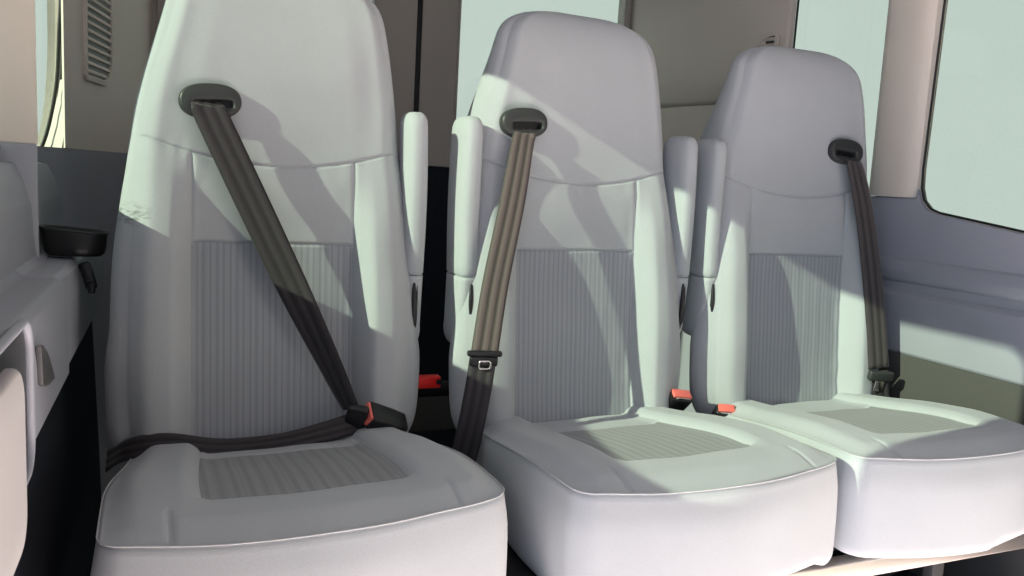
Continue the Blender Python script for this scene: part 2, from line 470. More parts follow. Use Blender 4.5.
def build_cushion():
    us = []
    n = 46
    base = [-CW+2*CW*i/(2*n) for i in range(2*n+1)]
    marks = [IX, .172]
    us = [b for b in base if all(abs(abs(b)-m) > .0035 for m in marks)]
    for m in marks:
        for d in (-.003, 0, .003): us += [m+d, -m-d]
    us = sorted(us)
    vs = []
    m2 = 96
    vb = [CY1*i/m2 for i in range(m2+1)]
    vm = [IY0, IY1]
    vs = [b for b in vb if all(abs(b-m) > .0035 for m in vm)]
    for m in vm:
        for d in (-.003, 0, .003): vs.append(m+d)
    vs = sorted(vs)
    nu, nv = len(us), len(vs)
    def plan(u, v):
        x, y = u, v-CY1/2
        cx, cy = CW-CR, CY1/2-CR
        if abs(x) > cx and abs(y) > cy:
            a = (abs(x)-cx)/CR; b = (abs(y)-cy)/CR
            a2 = a*sqrt(max(0, 1-b*b/2)); b2 = b*sqrt(max(0, 1-a*a/2))
            x = math.copysign(cx+a2*CR, x); y = math.copysign(cy+b2*CR, y)
        y += CY1/2
        x *= 1-.13*sm(.14, CY1, y)
        wgt = (1-y/CY1)
        return x, y+front_bow(x)*max(0, wgt)**1.6
    def height(u, v):
        ex = CW-abs(u); ev = v
        er = CY1-v
        edge = sm(0, .045, ex)*sm(-.004, .05, ev)
        edge2 = sm(0, .035, ex)
        h = .013*edge
        h -= .040*(v/.4)*1.0*sm(.02, .40, v)
        bol = sm(.118, .16, abs(u))*edge2*sm(.0, .18, v)
        h += .007*bol
        ins = (1-sm(IX-.014, IX+.022, abs(u)))*sm(IY0-.03, IY0+.02, v)
        h -= .010*ins
        h -= .035*sm(.43, CY1, v)
        # stitched seams
        g = 0
        inx = abs(u) <= IX+.004; iny = IY0-.004 <= v <= IY1+.004
        if iny: g = max(g, exp(-((abs(u)-IX)/.003)**2)*.0035)
        if inx:
            g = max(g, exp(-((v-IY0)/.003)**2)*.0025, exp(-((v-IY1)/.003)**2)*.0035)
        if v < .075:      # short seams closing the front strip
            g = max(g, exp(-((abs(u)-.172)/.003)**2)*.0038*(1-sm(.052, .072, v))*sm(.0, .012, v))
        if v > IY1: g = max(g, exp(-((abs(u)-IX)/.003)**2)*.003)
        h -= g
        h += .0022*noise.noise(Vector((u*11, v*11, 4.4)))*edge2
        if inx and iny: h += .0002*sin(2*pi*u/.0092)
        return h
    V = []; 
    for v in vs:
        for u in us:
            x, y = plan(u, v)
            V.append((x, y, height(u, v)))
    top = []; ins = []
    for i in range(nv-1):
        for j in range(nu-1):
            f = (i*nu+j, i*nu+j+1, (i+1)*nu+j+1, (i+1)*nu+j)
            uc = (us[j]+us[j+1])/2; vc = (vs[i]+vs[i+1])/2
            if abs(uc) < IX and IY0 < vc < IY1: ins.append(f)
            else: top.append(f)
    # perimeter loop, then the boxed sides going down
    per = [(j, 0) for j in range(nu)]+[(nu-1, i) for i in range(1, nv)]+[(j, nv-1) for j in range(nu-2, -1, -1)]+[(0, i) for i in range(nv-2, 0, -1)]
    prev = [i*nu+j for j, i in per]
    pts0 = [V[k] for k in prev]
    np_ = len(per)
    nrm = []
    for k in range(np_):
        a = Vector(pts0[(k-1) % np_][:2]); b = Vector(pts0[(k+1) % np_][:2]); t = b-a
        nv_ = Vector((t.y, -t.x)); nrm.append(nv_.normalized() if nv_.length > 1e-9 else Vector((0, -1)))
    hs = [.0, -.0016, -.0035, -.006, -.012, -.02, -.03, -.045, -.06, -.08, -.10, -.12, -.135, -.148, -.156, -.162, -.166, -.168]
    sides = []
    for q, h in enumerate(hs[1:]):
        f = -h/.168
        out = -.0026*exp(-((h+.0016)/.0022)**2) + .004*sm(0, .05, -h) + .003*sin(pi*min(1, f))
        tuck = .005*max(0, (f-.90)/.10)**2
        cur = []
        for k in range(np_):
            x, y, z = pts0[k]
            front = sm(.25, .0, y)
            zz = z*max(0, 1+h/.05)+h
            # front lower edge is cut up a little right of centre
            notch = .013*sm(.015, .05, x)*sm(.215, .17, x)*front
            zz = zz if f < .6 else zz+notch*(f-.6)/.4
            sl = .010*f*front                                   # front panel leans back under
            w = .003*noise.noise(Vector((x*6, y*6+h*5, 2.2)))*sm(0, .05, -h)
            nx, ny = nrm[k]
            o = out-tuck+w
            V.append((x+nx*o, y+ny*o-sl*1.0, zz)); cur.append(len(V)-1)
        for k in range(np_):
            k2 = (k+1) % np_
            sides.append((prev[k2], prev[k], cur[k], cur[k2]))
        prev = cur
    bottom = tuple(reversed(prev))
    VV = [L(v) for v in V]
    body = sub_mesh(VV, top+sides+[bottom[::-1]], 'cushion')
    inset = sub_mesh(VV, ins, 'cushion_insert')
    # piping along the front and both front corners
    pl = []
    for k in range(np_):
        pass
    seq = [(i*nu+0) for i in range(nv-1, 0, -1)]+[j for j in range(nu)]+[i*nu+nu-1 for i in range(1, nv)]
    seq = [s for s in seq if V[s][1] < .40]
    pp = [VV[s] for s in seq]
    pv, pf = tube_verts([(p[0], p[1], p[2]+.0004) for p in pp[::2]], .0010, 6)
    pip = mesh_from(pv, pf, 'piping')
    for me in (body,):
        bm = bmesh.new(); bm.from_mesh(me); bmesh.ops.recalc_face_normals(bm, faces=bm.faces); bm.to_mesh(me); bm.free()
    return body, inset, pip

def superbox(prof, nseg=28, p=3.2, cap=True):
    """a lofted soft block: prof = [(z, cx, cy, hx, hy)]; superelliptic cross-sections."""
    V = []; Fc = []
    for (z, cx, cy, hx, hy) in prof:
        for k in range(nseg):
            a = 2*pi*k/nseg
            c, s = cos(a), sin(a)
            x = math.copysign(abs(c)**(2/p), c); y = math.copysign(abs(s)**(2/p), s)
            V.append((cx+hx*x, cy+hy*y, z))
    for i in range(len(prof)-1):
        for k in range(nseg):
            k2 = (k+1) % nseg
            Fc.append((i*nseg+k, i*nseg+k2, (i+1)*nseg+k2, (i+1)*nseg+k))
    if cap:
        Fc.append(tuple(reversed(range(nseg)))); Fc.append(tuple((len(prof)-1)*nseg+k for k in range(nseg)))
    return V, Fc

AY0, AHY = .446, .047
def arm_pad_mesh(sg):
    # upright cushion of a folded-up armrest
    prof = []
    z0, z1 = .240, .531
    cy = AY0+AHY
    for k in range(13):
        a = pi/2*k/12
        prof.append((z0+.004*sin(a), 0, cy, .0200*(.86+.14*sin(a)), AHY*(.95+.05*sin(a))))
    for k in range(1, 16):
        t = k/16
        prof.append((z0+.004+(z1-.030-z0-.004)*t, 0.0015*sin(pi*t)*sg, cy+.006*t, .0200+.0015*sin(pi*t), AHY))
    for k in range(0, 15):
        a = pi/2*k/14
        prof.append((z1-.030+.030*sin(a), 0, cy+.006, max(.0012, .0200*(max(0, cos(a))**.55)), max(.004, AHY*(max(0, cos(a))**.4))))
    V, Fc = superbox(prof, 36, 3.0)
    return V, Fc

def arm_lower(sg):
    # gathered lower sleeve around the pivot, rounded at the end
    prof = []
    z0, z1 = .104, .2385
    cy = AY0+AHY
    for k in range(0, 14):
        a = pi/2*(1-k/13)
        prof.append((z0+.034*(1-sin(a)), .004*sg*0, cy+.004, max(.001, .021*max(0, cos(a))**.6), max(.003, (AHY-.004)*max(0, cos(a))**.55)))
    for k in range(1, 14):
        t = k/13
        prof.append((z0+.034+(z1-z0-.034)*t, 0, cy+.004*(1-t), .0200, AHY-.004+.003*t))
    return superbox(prof, 36, 3.0)

def build_arm(seat, sg, pads, ax):
    arm = link('armrest', pads[0], CLOTH, seat)
    arm.location = L((ax, 0, 0))
    low = link('pivot_sleeve', pads[1], CLOTH, arm)
    sl = link('pivot_slot', pads[2], BLACK, arm)
    rm = link('slot_trim', pads[3], GUIDE, arm)
    return arm

def arm_meshes(sg):
    V, Fc = arm_pad_mesh(sg); a = mesh_from(V, Fc, 'armrest')
    V, Fc = arm_lower(sg); b = mesh_from(V, Fc, 'pivot_sleeve')
    # dark curved slot running down the front of the sleeve and under its end
    pts = []; rad = []
    for k in range(22):
        t = k/21
        z = .226-.108*t
        bend = max(0, (t-.62)/.38)
        y = AY0+.0025-.003*sin(pi*min(1, t*1.2))+.010*bend**2
        pts.append((sg*(-.002)-.006*bend**2*1.0, y, z-.006*bend)); rad.append(.0008+.0046*sin(pi*min(1, .08+t*.80))**.8)
    v, f = tube_verts(pts, rad, 8); c = mesh_from(v, f, 'pivot_slot')
    pts2 = [(p[0]+.0062, p[1]+.0015, p[2]-.002) for p in pts]
    v, f = tube_verts(pts2, .0013, 6); d = mesh_from(v, f, 'slot_trim')
    return a, b, c, d

def guide_mesh(w=.096, h=.056, slot=(.060, .0135), sx=.004, sz=-.006, thick=.012):
    """oval escutcheon with a real slot, domed front; lies in the xz plane, front towards -y."""
    n = 64
    V = []; Fc = []
    def oval(a, k):
        c, s = cos(a), sin(a)
        return (w/2*k*math.copysign(abs(c)**(2/2.5), c), h/2*k*math.copysign(abs(s)**(2/2.3), s))
    def sl(a, g=0):
        c, s = cos(a), sin(a)
        return (sx+(slot[0]/2+g)*math.copysign(abs(c)**(2/5), c), sz+(slot[1]/2+g)*math.copysign(abs(s)**(2/5), s))
    rings = []
    for (k, y) in ((1.0, .004), (1.0, -thick*.35), (.985, -thick*.6), (.95, -thick*.85), (.90, -thick)):
        rings.append([(oval(2*pi*i/n, k)[0], y, oval(2*pi*i/n, k)[1]) for i in range(n)])
    for g, y in ((.004, -thick*1.04), (.0015, -thick*.98), (0, -thick*.7), (-.0003, .004)):
        rings.append([(sl(2*pi*i/n, g)[0], y, sl(2*pi*i/n, g)[1]) for i in range(n)])
    for r in rings: V += r
    for i in range(len(rings)-1):
        for k in range(n):
            k2 = (k+1) % n
            Fc.append((i*n+k, i*n+k2, (i+1)*n+k2, (i+1)*n+k))
    me = mesh_from(V, Fc, 'belt_guide')
    # dark throat behind the slot
    t = box_mesh((sx, .003, sz), (slot[0]*.99, .004, slot[1]*1.05), 0, name='guide_throat')
    return me, t

BR = build_backrest()
CU, CI, CP = build_cushion()
ARM = {1: arm_meshes(1), -1: arm_meshes(-1)}
GM, GT = guide_mesh()
SEAT_INFO = [
    ('grey cloth van seat with its belt buckled across, beside the dark wall console', (1,), -1),
    ('grey cloth van seat in the middle, with upright armrests on both sides', (1, -1), -1),
    ('grey cloth van seat beside the big window, belt hanging down its outer edge', (-1,), 1),
]
for s, (lab, arms, gside) in enumerate(SEAT_INFO):
    d = SEATS[s]
    seat = thing('van_seat', lab, 'seat', (PIV[0]+d['X'], PIV[1]+d['Y'], F+BASE), (0, radians(d['roll']), radians(d['r'])), 'rear bench van seats')
    b = link('backrest', BR['backrest'], CLOTH, seat)
    if s == 0:
        b.material_slots[0].link = 'OBJECT'; b.material_slots[0].material = CLOTH_SCUFFED
    i = link('ribbed_insert', BR['insert'], INSERT, b); i['label'] = 'darker ribbed cloth panel'
    link('headrest', BR['headrest'], CLOTH, seat)
    c = link('cushion', CU, CLOTH, seat)
    if s == 0: c.rotation_euler = (0, radians(-.8), 0)
    ci = link('striped_insert', CI, CINSERT, c); ci['label'] = 'darker striped cloth panel'
    link('piping', CP, PIPE, c)
    for sg in arms: build_arm(seat, sg, ARM[sg], {(0, 1): .243, (1, 1): .251, (1, -1): -.234, (2, -1): -.236}[(s, sg)])
    g = link('belt_guide', GM, GUIDE, seat); g['label'] = 'dark grey oval plastic belt guide'
    g.location = L(((-.1045, -.1280, .1175)[s], .4825, (.518, .527, .527)[s])); g.rotation_euler = (radians(-4), radians(-4 if gside < 0 else 4), radians(0))
    if gside > 0: g.scale = (-1, 1, 1)
    t = link('guide_throat', GT, BLACK, g)

# ------------------------------------------------------------------ seat belts
def catmull(pts, n):
    out = []
    P = [Vector(p) for p in pts]
    P = [P[0]*2-P[1]]+P+[P[-1]*2-P[-2]]
    for i in range(1, len(P)-2):
        for k in range(n):
            t = k/n
            out.append(.5*((2*P[i])+(-P[i-1]+P[i+1])*t+(2*P[i-1]-5*P[i]+4*P[i+1]-P[i+2])*t*t+(-P[i-1]+3*P[i]-3*P[i+1]+P[i+2])*t**3))
    out.append(P[-2]); return out

def ribbon(name, pts, rights, width, mat, parent, thick=.0014, n=14, ridges=.0005, widths=None):
    C = catmull(pts, n); Rv = catmull(rights, n)
    Wd = [width]*len(C) if widths is None else [v.x for v in catmull([(w, 0, 0) for w in widths], n)]
    m = 12; V = []; Fc = []; UV = []
    ln = 0
    for i, c in enumerate(C):
        t = (C[min(i+1, len(C)-1)]-C[max(i-1, 0)]).normalized()
        if i: ln += (C[i]-C[i-1]).length
        r = Rv[i]; r = (r-t*r.dot(t)).normalized(); nn = r.cross(t).normalized()
        for side in (1, -1):
            for j in range(m+1):
                a = j/m
                rid = ridges*sin(2*pi*3*a-pi/2)*side
                edge = 1 if 0 < j < m else .4
                V.append(c+r*(a-.5)*Wd[i]+nn*(thick*side*edge+rid)); UV.append((a, ln))
    k = 2*(m+1)
    for i in range(len(C)-1):
        for side in (0, 1):
            o = side*(m+1)
            for j in range(m):
                f = (i*k+o+j, i*k+o+j+1, (i+1)*k+o+j+1, (i+1)*k+o+j)
                Fc.append(f if side == 0 else f[::-1])
        Fc.append((i*k, i*k+m+1, (i+1)*k+m+1, (i+1)*k)); Fc.append((i*k+m, (i+1)*k+m, (i+1)*k+2*m+1, i*k+2*m+1))
    for e in (0, len(C)-1):
        Fc.append(tuple([e*k+j for j in range(m+1)]+[e*k+m+1+j for j in range(m, -1, -1)]))
    me = bpy.data.meshes.new(name); me.from_pydata([tuple(v) for v in V], [], Fc)
    uvl = me.uv_layers.new(name='UVMap')
    for l in me.loops: uvl.data[l.index].uv = UV[l.vertex_index]
    bm = bmesh.new(); bm.from_mesh(me); bmesh.ops.recalc_face_normals(bm, faces=bm.faces); bm.to_mesh(me); bm.free()
    for p in me.polygons: p.use_smooth = True
    return link(name, me, mat, parent)

def at_origin(root, o):
    """keep a part built in world coordinates where it is under its thing."""
    o.matrix_parent_inverse = root.matrix_world.inverted() if root.matrix_world != Matrix.Identity(4) else Matrix.Translation(root.location).inverted()

def belt_thing(label, loc):
    return thing('seat_belt', label, 'seat belt', loc, group='three point seat belts of the bench')

def frame_from(x, z):
    """rotation whose X axis runs along x and Z axis is close to z."""
    x = Vector(x).normalized(); z = Vector(z); z = (z-x*z.dot(x)).normalized(); y = z.cross(x)
    return Matrix((x, y, z)).transposed()

# left seat: buckled
b0 = belt_thing('charcoal seat belt buckled diagonally across the seat beside the wall console', SW(0, -.1175, .47, .50))
P = [SW(0, -.112, .485, .519), SW(0, -.110, .470, .510), SW(0, -.103, .460, .492), SW(0, -.050, .444, .378), SW(0, .020, .425, .228), SW(0, .085, .402, .090), SW(0, .118, .388, .018)]
R_ = [(1, -.02, -.10), (1, -.03, -.14), (1, -.05, -.2), (1, -.15, -.40), (1, -.35, -.5), (1, -.75, -.6), (1, -1.0, -.6)]
o = ribbon('shoulder_webbing', P, R_, .046, WEB, b0, widths=[.048, .049, .052, .053, .053, .050, .042]); at_origin(b0, o)
P = [SW(0, .125, .385, -.008), SW(0, .07, .378, -.018), SW(0, .0, .374, -.028), SW(0, -.09, .376, -.030), SW(0, -.17, .386, -.020), SW(0, -.225, .405, -.030), SW(0, -.258, .45, -.062)]
R_ = [(0, .35, .9), (0, .35, .9), (.0, .4, .9), (0, .5, .9), (0, .5, .9), (.2, .5, .9), (.2, .4, .9)]
o = ribbon('lap_webbing', P, R_, .036, WEB, b0, widths=[.038, .034, .030, .030, .034, .036, .038]); at_origin(b0, o)
tp = SW(0, .127, .381, .004)
rot = frame_from((1, -.25, -.22), (.1, -.6, 1))
me = bpy.data.meshes.new('latch_plate'); bm = bmesh.new()
add_box(bm, (0, 0, 0), (.036, .016, .050), .005, 3); add_box(bm, (.026, 0, -.004), (.03, .004, .022), .001, 2)
me = bm_mesh(bm, 'latch_plate', 40); me.transform(Matrix.Translation(tp) @ rot.to_4x4())
o = link('latch_plate', me, BLACK, b0); at_origin(b0, o)

# middle seat: hanging loose on its left
b1 = belt_thing('seat belt coloured as sunlit, hanging loose in front of the middle seat between the armrests', SW(1, -.1175, .47, .50))
P = [SW(1, -.128, .487, .517), SW(1, -.130, .471, .508), SW(1, -.138, .460, .490), SW(1, -.167, .430, .380), SW(1, -.208, .395, .235), SW(1, -.2395, .358, .114)]
R_ = [(1, .05, .05), (1, .05, .08), (1, .0, .12), (1, -.1, .16), (1, -.15, .16), (1, -.2, .15)]
o = ribbon('shoulder_webbing', P, R_, .047, WEB_SUNLIT, b1, widths=[.042, .043, .044, .047, .048, .048]); at_origin(b1, o)
P = [SW(1, -.240, .359, .118), SW(1, -.248, .355, .060), SW(1, -.258, .358, -.015), SW(1, -.266, .368, -.085), SW(1, -.268, .376, -.14)]
R_ = [(1, -.3, .12), (1, -.4, .14), (1, -.5, .14), (1, -.6, .1), (1, -.6, .1)]
o = ribbon('lap_webbing', P, R_, .047, WEB, b1, n=10); at_origin(b1, o)
lp = SW(1, -.240, .355, .112); rot = frame_from((1, -.22, .0), (.1, -.15, 1))
bm = bmesh.new(); add_box(bm, (0, 0, .006), (.062, .012, .010), .004, 3); add_box(bm, (-.001, .0, -.008), (.050, .011, .018), .004, 3)
me = bm_mesh(bm, 'latch_plate', 40); me.transform(Matrix.Translation(lp) @ rot.to_4x4())
o = link('latch_plate', me, BLACK, b1); at_origin(b1, o)
pts = [(.000+x, -.009, -.012+z) for x, z in rrect(.020, .014, .004, 4)]
me = tube_mesh(pts, .0018, 6, True, 'latch_tongue'); me.transform(Matrix.Translation(lp) @ rot.to_4x4())
q = link('latch_tongue', me, CHROME, o)

# right seat: hanging at its right edge
b2 = belt_thing('seat belt coloured half-lit, hanging down the outer edge of the seat beside the window', SW(2, .1175, .47, .50))
P = [SW(2, .124, .487, .517), SW(2, .126, .471, .508), SW(2, .133, .458, .488), SW(2, .158, .436, .370), SW(2, .186, .414, .200), SW(2, .206, .396, .040)]
R_ = [(1, -.02, -.10), (1, -.02, -.12), (1, -.05, -.15), (1, -.1, -.18), (1, -.15, -.16), (1, -.2, -.14)]
o = ribbon('shoulder_webbing', P, R_, .047, WEB_HALFLIT, b2, widths=[.046, .047, .050, .053, .054, .054]); at_origin(b2, o)
P = [SW(2, .208, .394, .034), SW(2, .216, .392, -.02), SW(2, .226, .395, -.07)]
R_ = [(1, -.3, -.1), (1, -.4, -.1), (1, -.5, -.1)]
o = ribbon('lap_webbing', P, R_, .040, WEB, b2, n=10); at_origin(b2, o)
lp = SW(2, .205, .388, .020); rot = frame_from((1, -.2, -.06), (.1, -.15, 1))
bm = bmesh.new(); add_box(bm, (0, 0, .004), (.062, .014, .024), .005, 3)
me = bm_mesh(bm, 'latch_plate', 40); me.transform(Matrix.Translation(lp) @ rot.to_4x4())
o = link('latch_plate', me, GUIDE, b2); at_origin(b2, o)
bm = bmesh.new(); add_box(bm, (.0, -.002, -.018), (.022, .0035, .030), .0015, 2)
me = bm_mesh(bm, 'latch_tongue', 40); me.transform(Matrix.Translation(lp) @ rot.to_4x4())
q = link('latch_tongue', me, CHROME, o)

# ------------------------------------------------------------------ buckles
def buckle(name, label, loc, xdir, zdir, ln=.072, w=.040, t=.024, red=RED, stalk=None, grp='belt buckles of the bench'):
    root = thing(name, label, 'buckle', loc, (0, 0, 0), grp)
    root.rotation_euler = frame_from(xdir, zdir).to_euler()
    # housing: tapered, rounded box; its mouth is at +X
    V, Fc = superbox([(-ln*.55, 0, 0, t*.30, w*.36), (-ln*.5, 0, 0, t*.42, w*.44), (-ln*.2, 0, 0, t*.48, w*.48), (ln*.25, 0, 0, t*.5, w*.5), (ln*.42, 0, 0, t*.5, w*.5), (ln*.45, 0, 0, t*.44, w*.46)], 32, 4.5)
    me = mesh_from([(z, y, x) for x, y, z in V], Fc, 'housing', True)
    try: me.set_sharp_from_angle(angle=radians(50))
    except Exception: pass
    link('housing', me, BLACK, root)
    bm = bmesh.new(); add_box(bm, (ln*.455, 0, t*.06), (.010, w*.82, t*.66), .002, 3)
    link('release_button', bm_mesh(bm, 'release_button', 40), red, root)['label'] = 'red release button'
    bm = bmesh.new(); add_box(bm, (ln*.45, 0, -t*.36), (.006, w*.62, t*.10), .0005, 2)
    link('tongue_slot', bm_mesh(bm, 'tongue_slot', 40), CHROME, root)
    if stalk:
        v, f = tube_verts([(-ln*.5, 0, 0), (-ln*.5-.02, 0, -.004), (-ln*.5-.05, 0, -.016)], [.009, .008, .008], 10)
        link('stalk', mesh_from(v, f, 'stalk'), DARKSTEEL, root)
    return root

buckle('belt_buckle', 'black buckle with red button holding the fastened belt, lying on the nearest seat cushion', SW(0, .178, .388, -.006), (-1, -.28, .42), (.35, -.55, .8), .078, .044, .032)
buckle('belt_buckle', 'red-topped buckle standing upright at the inner rear corner of the middle seat cushion', SW(1, .226, .412, -.018), (.12, -.62, .78), (.1, .8, .7), .055, .054, .030, stalk=True)
buckle('belt_buckle', 'small red-topped buckle tilted over at the inner rear corner of the window-side cushion', SW(2, -.217, .396, -.044), (-.25, -.72, .66), (.25, .6, .7), .05, .042, .026, stalk=True)

# bright red catch in the gap
ct = thing('release_catch', 'bright red plastic catch sticking out in the dark gap between the first two seats', 'catch', (.283, .50, F+.030))
bm = bmesh.new(); add_box(bm, (0, 0, 0), (.046, .022, .023), .003, 3)
me = bm_mesh(bm, 'catch_body', 40); link('catch_body', me, BRIGHTRED, ct)
bm = bmesh.new(); add_box(bm, (.0185, -.0112, .001), (.010, .003, .010), .0008, 2)
link('catch_slot', bm_mesh(bm, 'catch_slot', 40), BLACK, ct)
bm = bmesh.new(); add_box(bm, (-.06, .005, -.004), (.09, .012, .014), .002, 2)
link('catch_arm', bm_mesh(bm, 'catch_arm', 40), DARKSTEEL, ct)

# ------------------------------------------------------------------ bench frame
bf = thing('bench_frame', 'metal bench frame with a bright front rail under the three cushions', 'frame', (.56, .25, 0))
def fpart(name, me, mat):
    o = link(name, me, mat, bf); o.matrix_parent_inverse = Matrix.Translation(bf.location).inverted(); return o
fpart('front_rail', box_mesh((.57, .035, F-.206), (1.66, .034, .030), .004, 3), STEEL)
fpart('rear_rail', box_mesh((.57, .40, F-.206), (1.66, .034, .030), .004, 3), DARKSTEEL)
fpart('base_pan', box_mesh((.57, .24, F-.181), (1.60, .36, .016), .003, 2), BLACK)
for x in (-.02, .56, 1.135):
    bm = bmesh.new()
    add_box(bm, (x, .05, (F-.22)/2), (.030, .022, F-.22), .003, 2, None)
    fpart('leg', bm_mesh(bm, 'leg', 40), DARKSTEEL)
    me = tube_mesh([(x+.012, .055, F-.222), (x+.075, .26, .03), (x+.08, .30, .012)], .006, 8)
    fpart('brace', me, DARKSTEEL)
    bm = bmesh.new(); add_box(bm, (x, .40, (F-.22)/2), (.030, .022, F-.22), .003, 2)
    fpart('leg', bm_mesh(bm, 'leg', 40), DARKSTEEL)

# ------------------------------------------------------------------ the van shell
XL, XR, YR = -.405, 1.425, 1.53
ZB = F+.432                   # belt line between slate and beige
ZTOP = F+1.30
YF = -1.9
struct(link('floor', box_mesh(((XL+XR)/2, YR/2, -.03), (XR-XL+.1, YR+.04, .06)), NAVY))
struct(link('ceiling', box_mesh(((XL+XR)/2, (YF+YR)/2, ZTOP+.03), (XR-XL+.3, YR-YF+.3, .06)), HEADL))

struct(link('added_front_wall', box_mesh(((XL+XR)/2, YF-.02, ZTOP/2), (XR-XL+.1, .04, ZTOP)), SLATE))  # unseen end wall, added to keep light from ahead off the backrests
SILL, WTOP = F+.400, F+.992
QH = [(.515, SILL), (.84, SILL)]+[(.88+.40*sin(radians(t)), SILL+.32-.32*cos(radians(t))) for t in range(12, 91, 6)]+[(1.285, WTOP), (.515, WTOP)]
# left wall: plate with the long window and the quarter window behind the pillar rib
wl = plate('wall_left', [(-.62, 0), (YR+.05, 0), (YR+.05, ZTOP), (-.62, ZTOP)],
           [rrect(.745, WTOP-SILL, .05, 6, (-.255+.490)/2, (SILL+WTOP)/2), QH], .03, M_yz(XL-.02), BEIGE)
struct(wl)
# window pillar rib seen from its end, shaped along the light
bm = bmesh.new()
a = math.atan2(.25, 1)
rot = Matrix.Rotation(a, 3, 'Z')
add_box(bm, (-.386, .4955, F+.432+(ZTOP-F-.432)/2), (.056, .014, ZTOP-F-.432), .004, 3, rot)
struct(link('trim_1', bm_mesh(bm, 'pillar', 40), BEIGE))
bm = bmesh.new(); add_box(bm, (-.388, .495, F+.34), (.058, .014, .186), .003, 3, rot)
struct(link('trim_14', bm_mesh(bm, 'pillar_foot', 40), SLATE))
def pane(name, y0, y1, z0, z1, x):
    me = box_mesh((x, (y0+y1)/2, (z0+z1)/2), (.003, y1-y0, z1-z0)); return struct(link(name, me, GLASS))
pane('window_1', -.31, .50, SILL-.02, WTOP+.02, XL-.02)
pane('window_2', .505, 1.31, SILL-.02, WTOP+.02, XL-.02)
def seal(parent, y0, y1, z0, z1, r, x, rad=.005):
    pts = [(x, p[0], p[1]) for p in rrect(y1-y0, z1-z0, r, 8, (y0+y1)/2, (z0+z1)/2)]
    return link('seal', tube_mesh(pts, rad, 8, True), SEAL, bpy.data.objects[parent])

# lower slate trim of the left wall, below the belt line
def strip(name, prof, y0, y1, mat, parent=None, bevel=0):
    """a moulding: profile in (x, z) run along y."""
    V = []; Fc = []; n = len(prof)
    for y in (y0, y1):
        for x, z in prof: V.append((x, y, z))
    for k in range(n):
        k2 = (k+1) % n; Fc.append((k, k2, n+k2, n+k))
    Fc.append(tuple(reversed(range(n)))); Fc.append(tuple(range(n, 2*n)))
    bm = bmesh.new(); me = mesh_from(V, Fc, name, False); bm.from_mesh(me)
    if bevel:
        bmesh.ops.bevel(bm, geom=[e for e in bm.edges], offset=bevel, segments=3, profile=.5, affect='EDGES')
    me = bm_mesh(bm, name, 40)
    return link(name, me, mat, parent)
o = struct(strip('trim_2', [(XL-.004, F-.42), (XL-.004, ZB-.03), (-.388, ZB-.030), (-.377, F+.375), (-.368, F+.34), (-.362, F+.24), (-.345, F+.11), (-.34, F-.42)], -.62, .86, SLATE, bevel=.004))
o = struct(strip('baseboard_left', [(-.36, 0.0), (-.345, F+.125), (-.332, F+.125), (-.318, 0)], -.62, 1.05, NAVY))

# rear corner trims (D pillars) on both sides, upper beige and lower slate
def corner(name_up, name_low, path, sgn, pathlow=None):
    def wall(z0, z1, name, mat, off=0, path=path):
        V = []; Fc = []
        n = len(path)
        for z in (z0, z1):
            for x, y in path: V.append((x+off*sgn, y, z))
        for k in range(n):
            k2 = (k+1) % n
            Fc.append((k, k2, n+k2, n+k))
        Fc.append(tuple(reversed(range(n)))); Fc.append(tuple(range(n, 2*n)))
        me = mesh_from(V, Fc, name, False); bm = bmesh.new(); bm.from_mesh(me)
        me2 = bm_mesh(bm, name, 30)
        return struct(link(name, me2, mat))
    u = wall(ZB, ZTOP, name_up, BEIGE); l = wall(0, ZB, name_low, SLATE, .0015, pathlow or path)
    return u, l
def smooth_path(pts, n=6):
    return [(v.x, v.y) for v in catmull([(p[0], p[1], 0) for p in pts], n)]
LPL = smooth_path([(XL-.02, .78), (-.372, .845), (-.345, .94), (-.322, 1.06), (-.275, 1.28), (-.222, 1.535)])
LP = smooth_path([(-.400, 1.32), (-.3845, 1.10), (-.3635, .862), (-.345, .94), (-.322, 1.06), (-.275, 1.28), (-.222, 1.535)])
RP = smooth_path([(XR+.012, .985), (1.420, .930), (1.4085, .893), (1.396, .96), (1.372, 1.08), (1.325, 1.30), (1.285, 1.535)])
ul, ll = corner('trim_3', 'trim_4', LP, 1, LPL)
ur, lr = corner('trim_5', 'trim_6', RP, -1)
# overhanging upper moulding of the right rear corner, with a soft sloping underside
V = []; Fc = []
up_ = [(x, y) for x, y in RP if y > .90 and x < 1.415]
lev = [(F+.685, .000), (F+.705, .006), (F+.735, .018), (F+.765, .024), (ZTOP, .026)]
for zz, off in lev:
    for x, y in up_: V.append((x-off*sm(.90, 1.0, y)-.0008, y, zz))
n = len(up_)
for q in range(len(lev)-1):
    for k in range(n-1): Fc.append((q*n+k, q*n+k+1, (q+1)*n+k+1, (q+1)*n+k))
cm = mesh_from(V, Fc, 'overhang', True)
ov = link('overhang', cm, BEIGE, ur)
so_ = ov.modifiers.new('thickness', 'SOLIDIFY'); so_.thickness = .004; so_.offset = 0

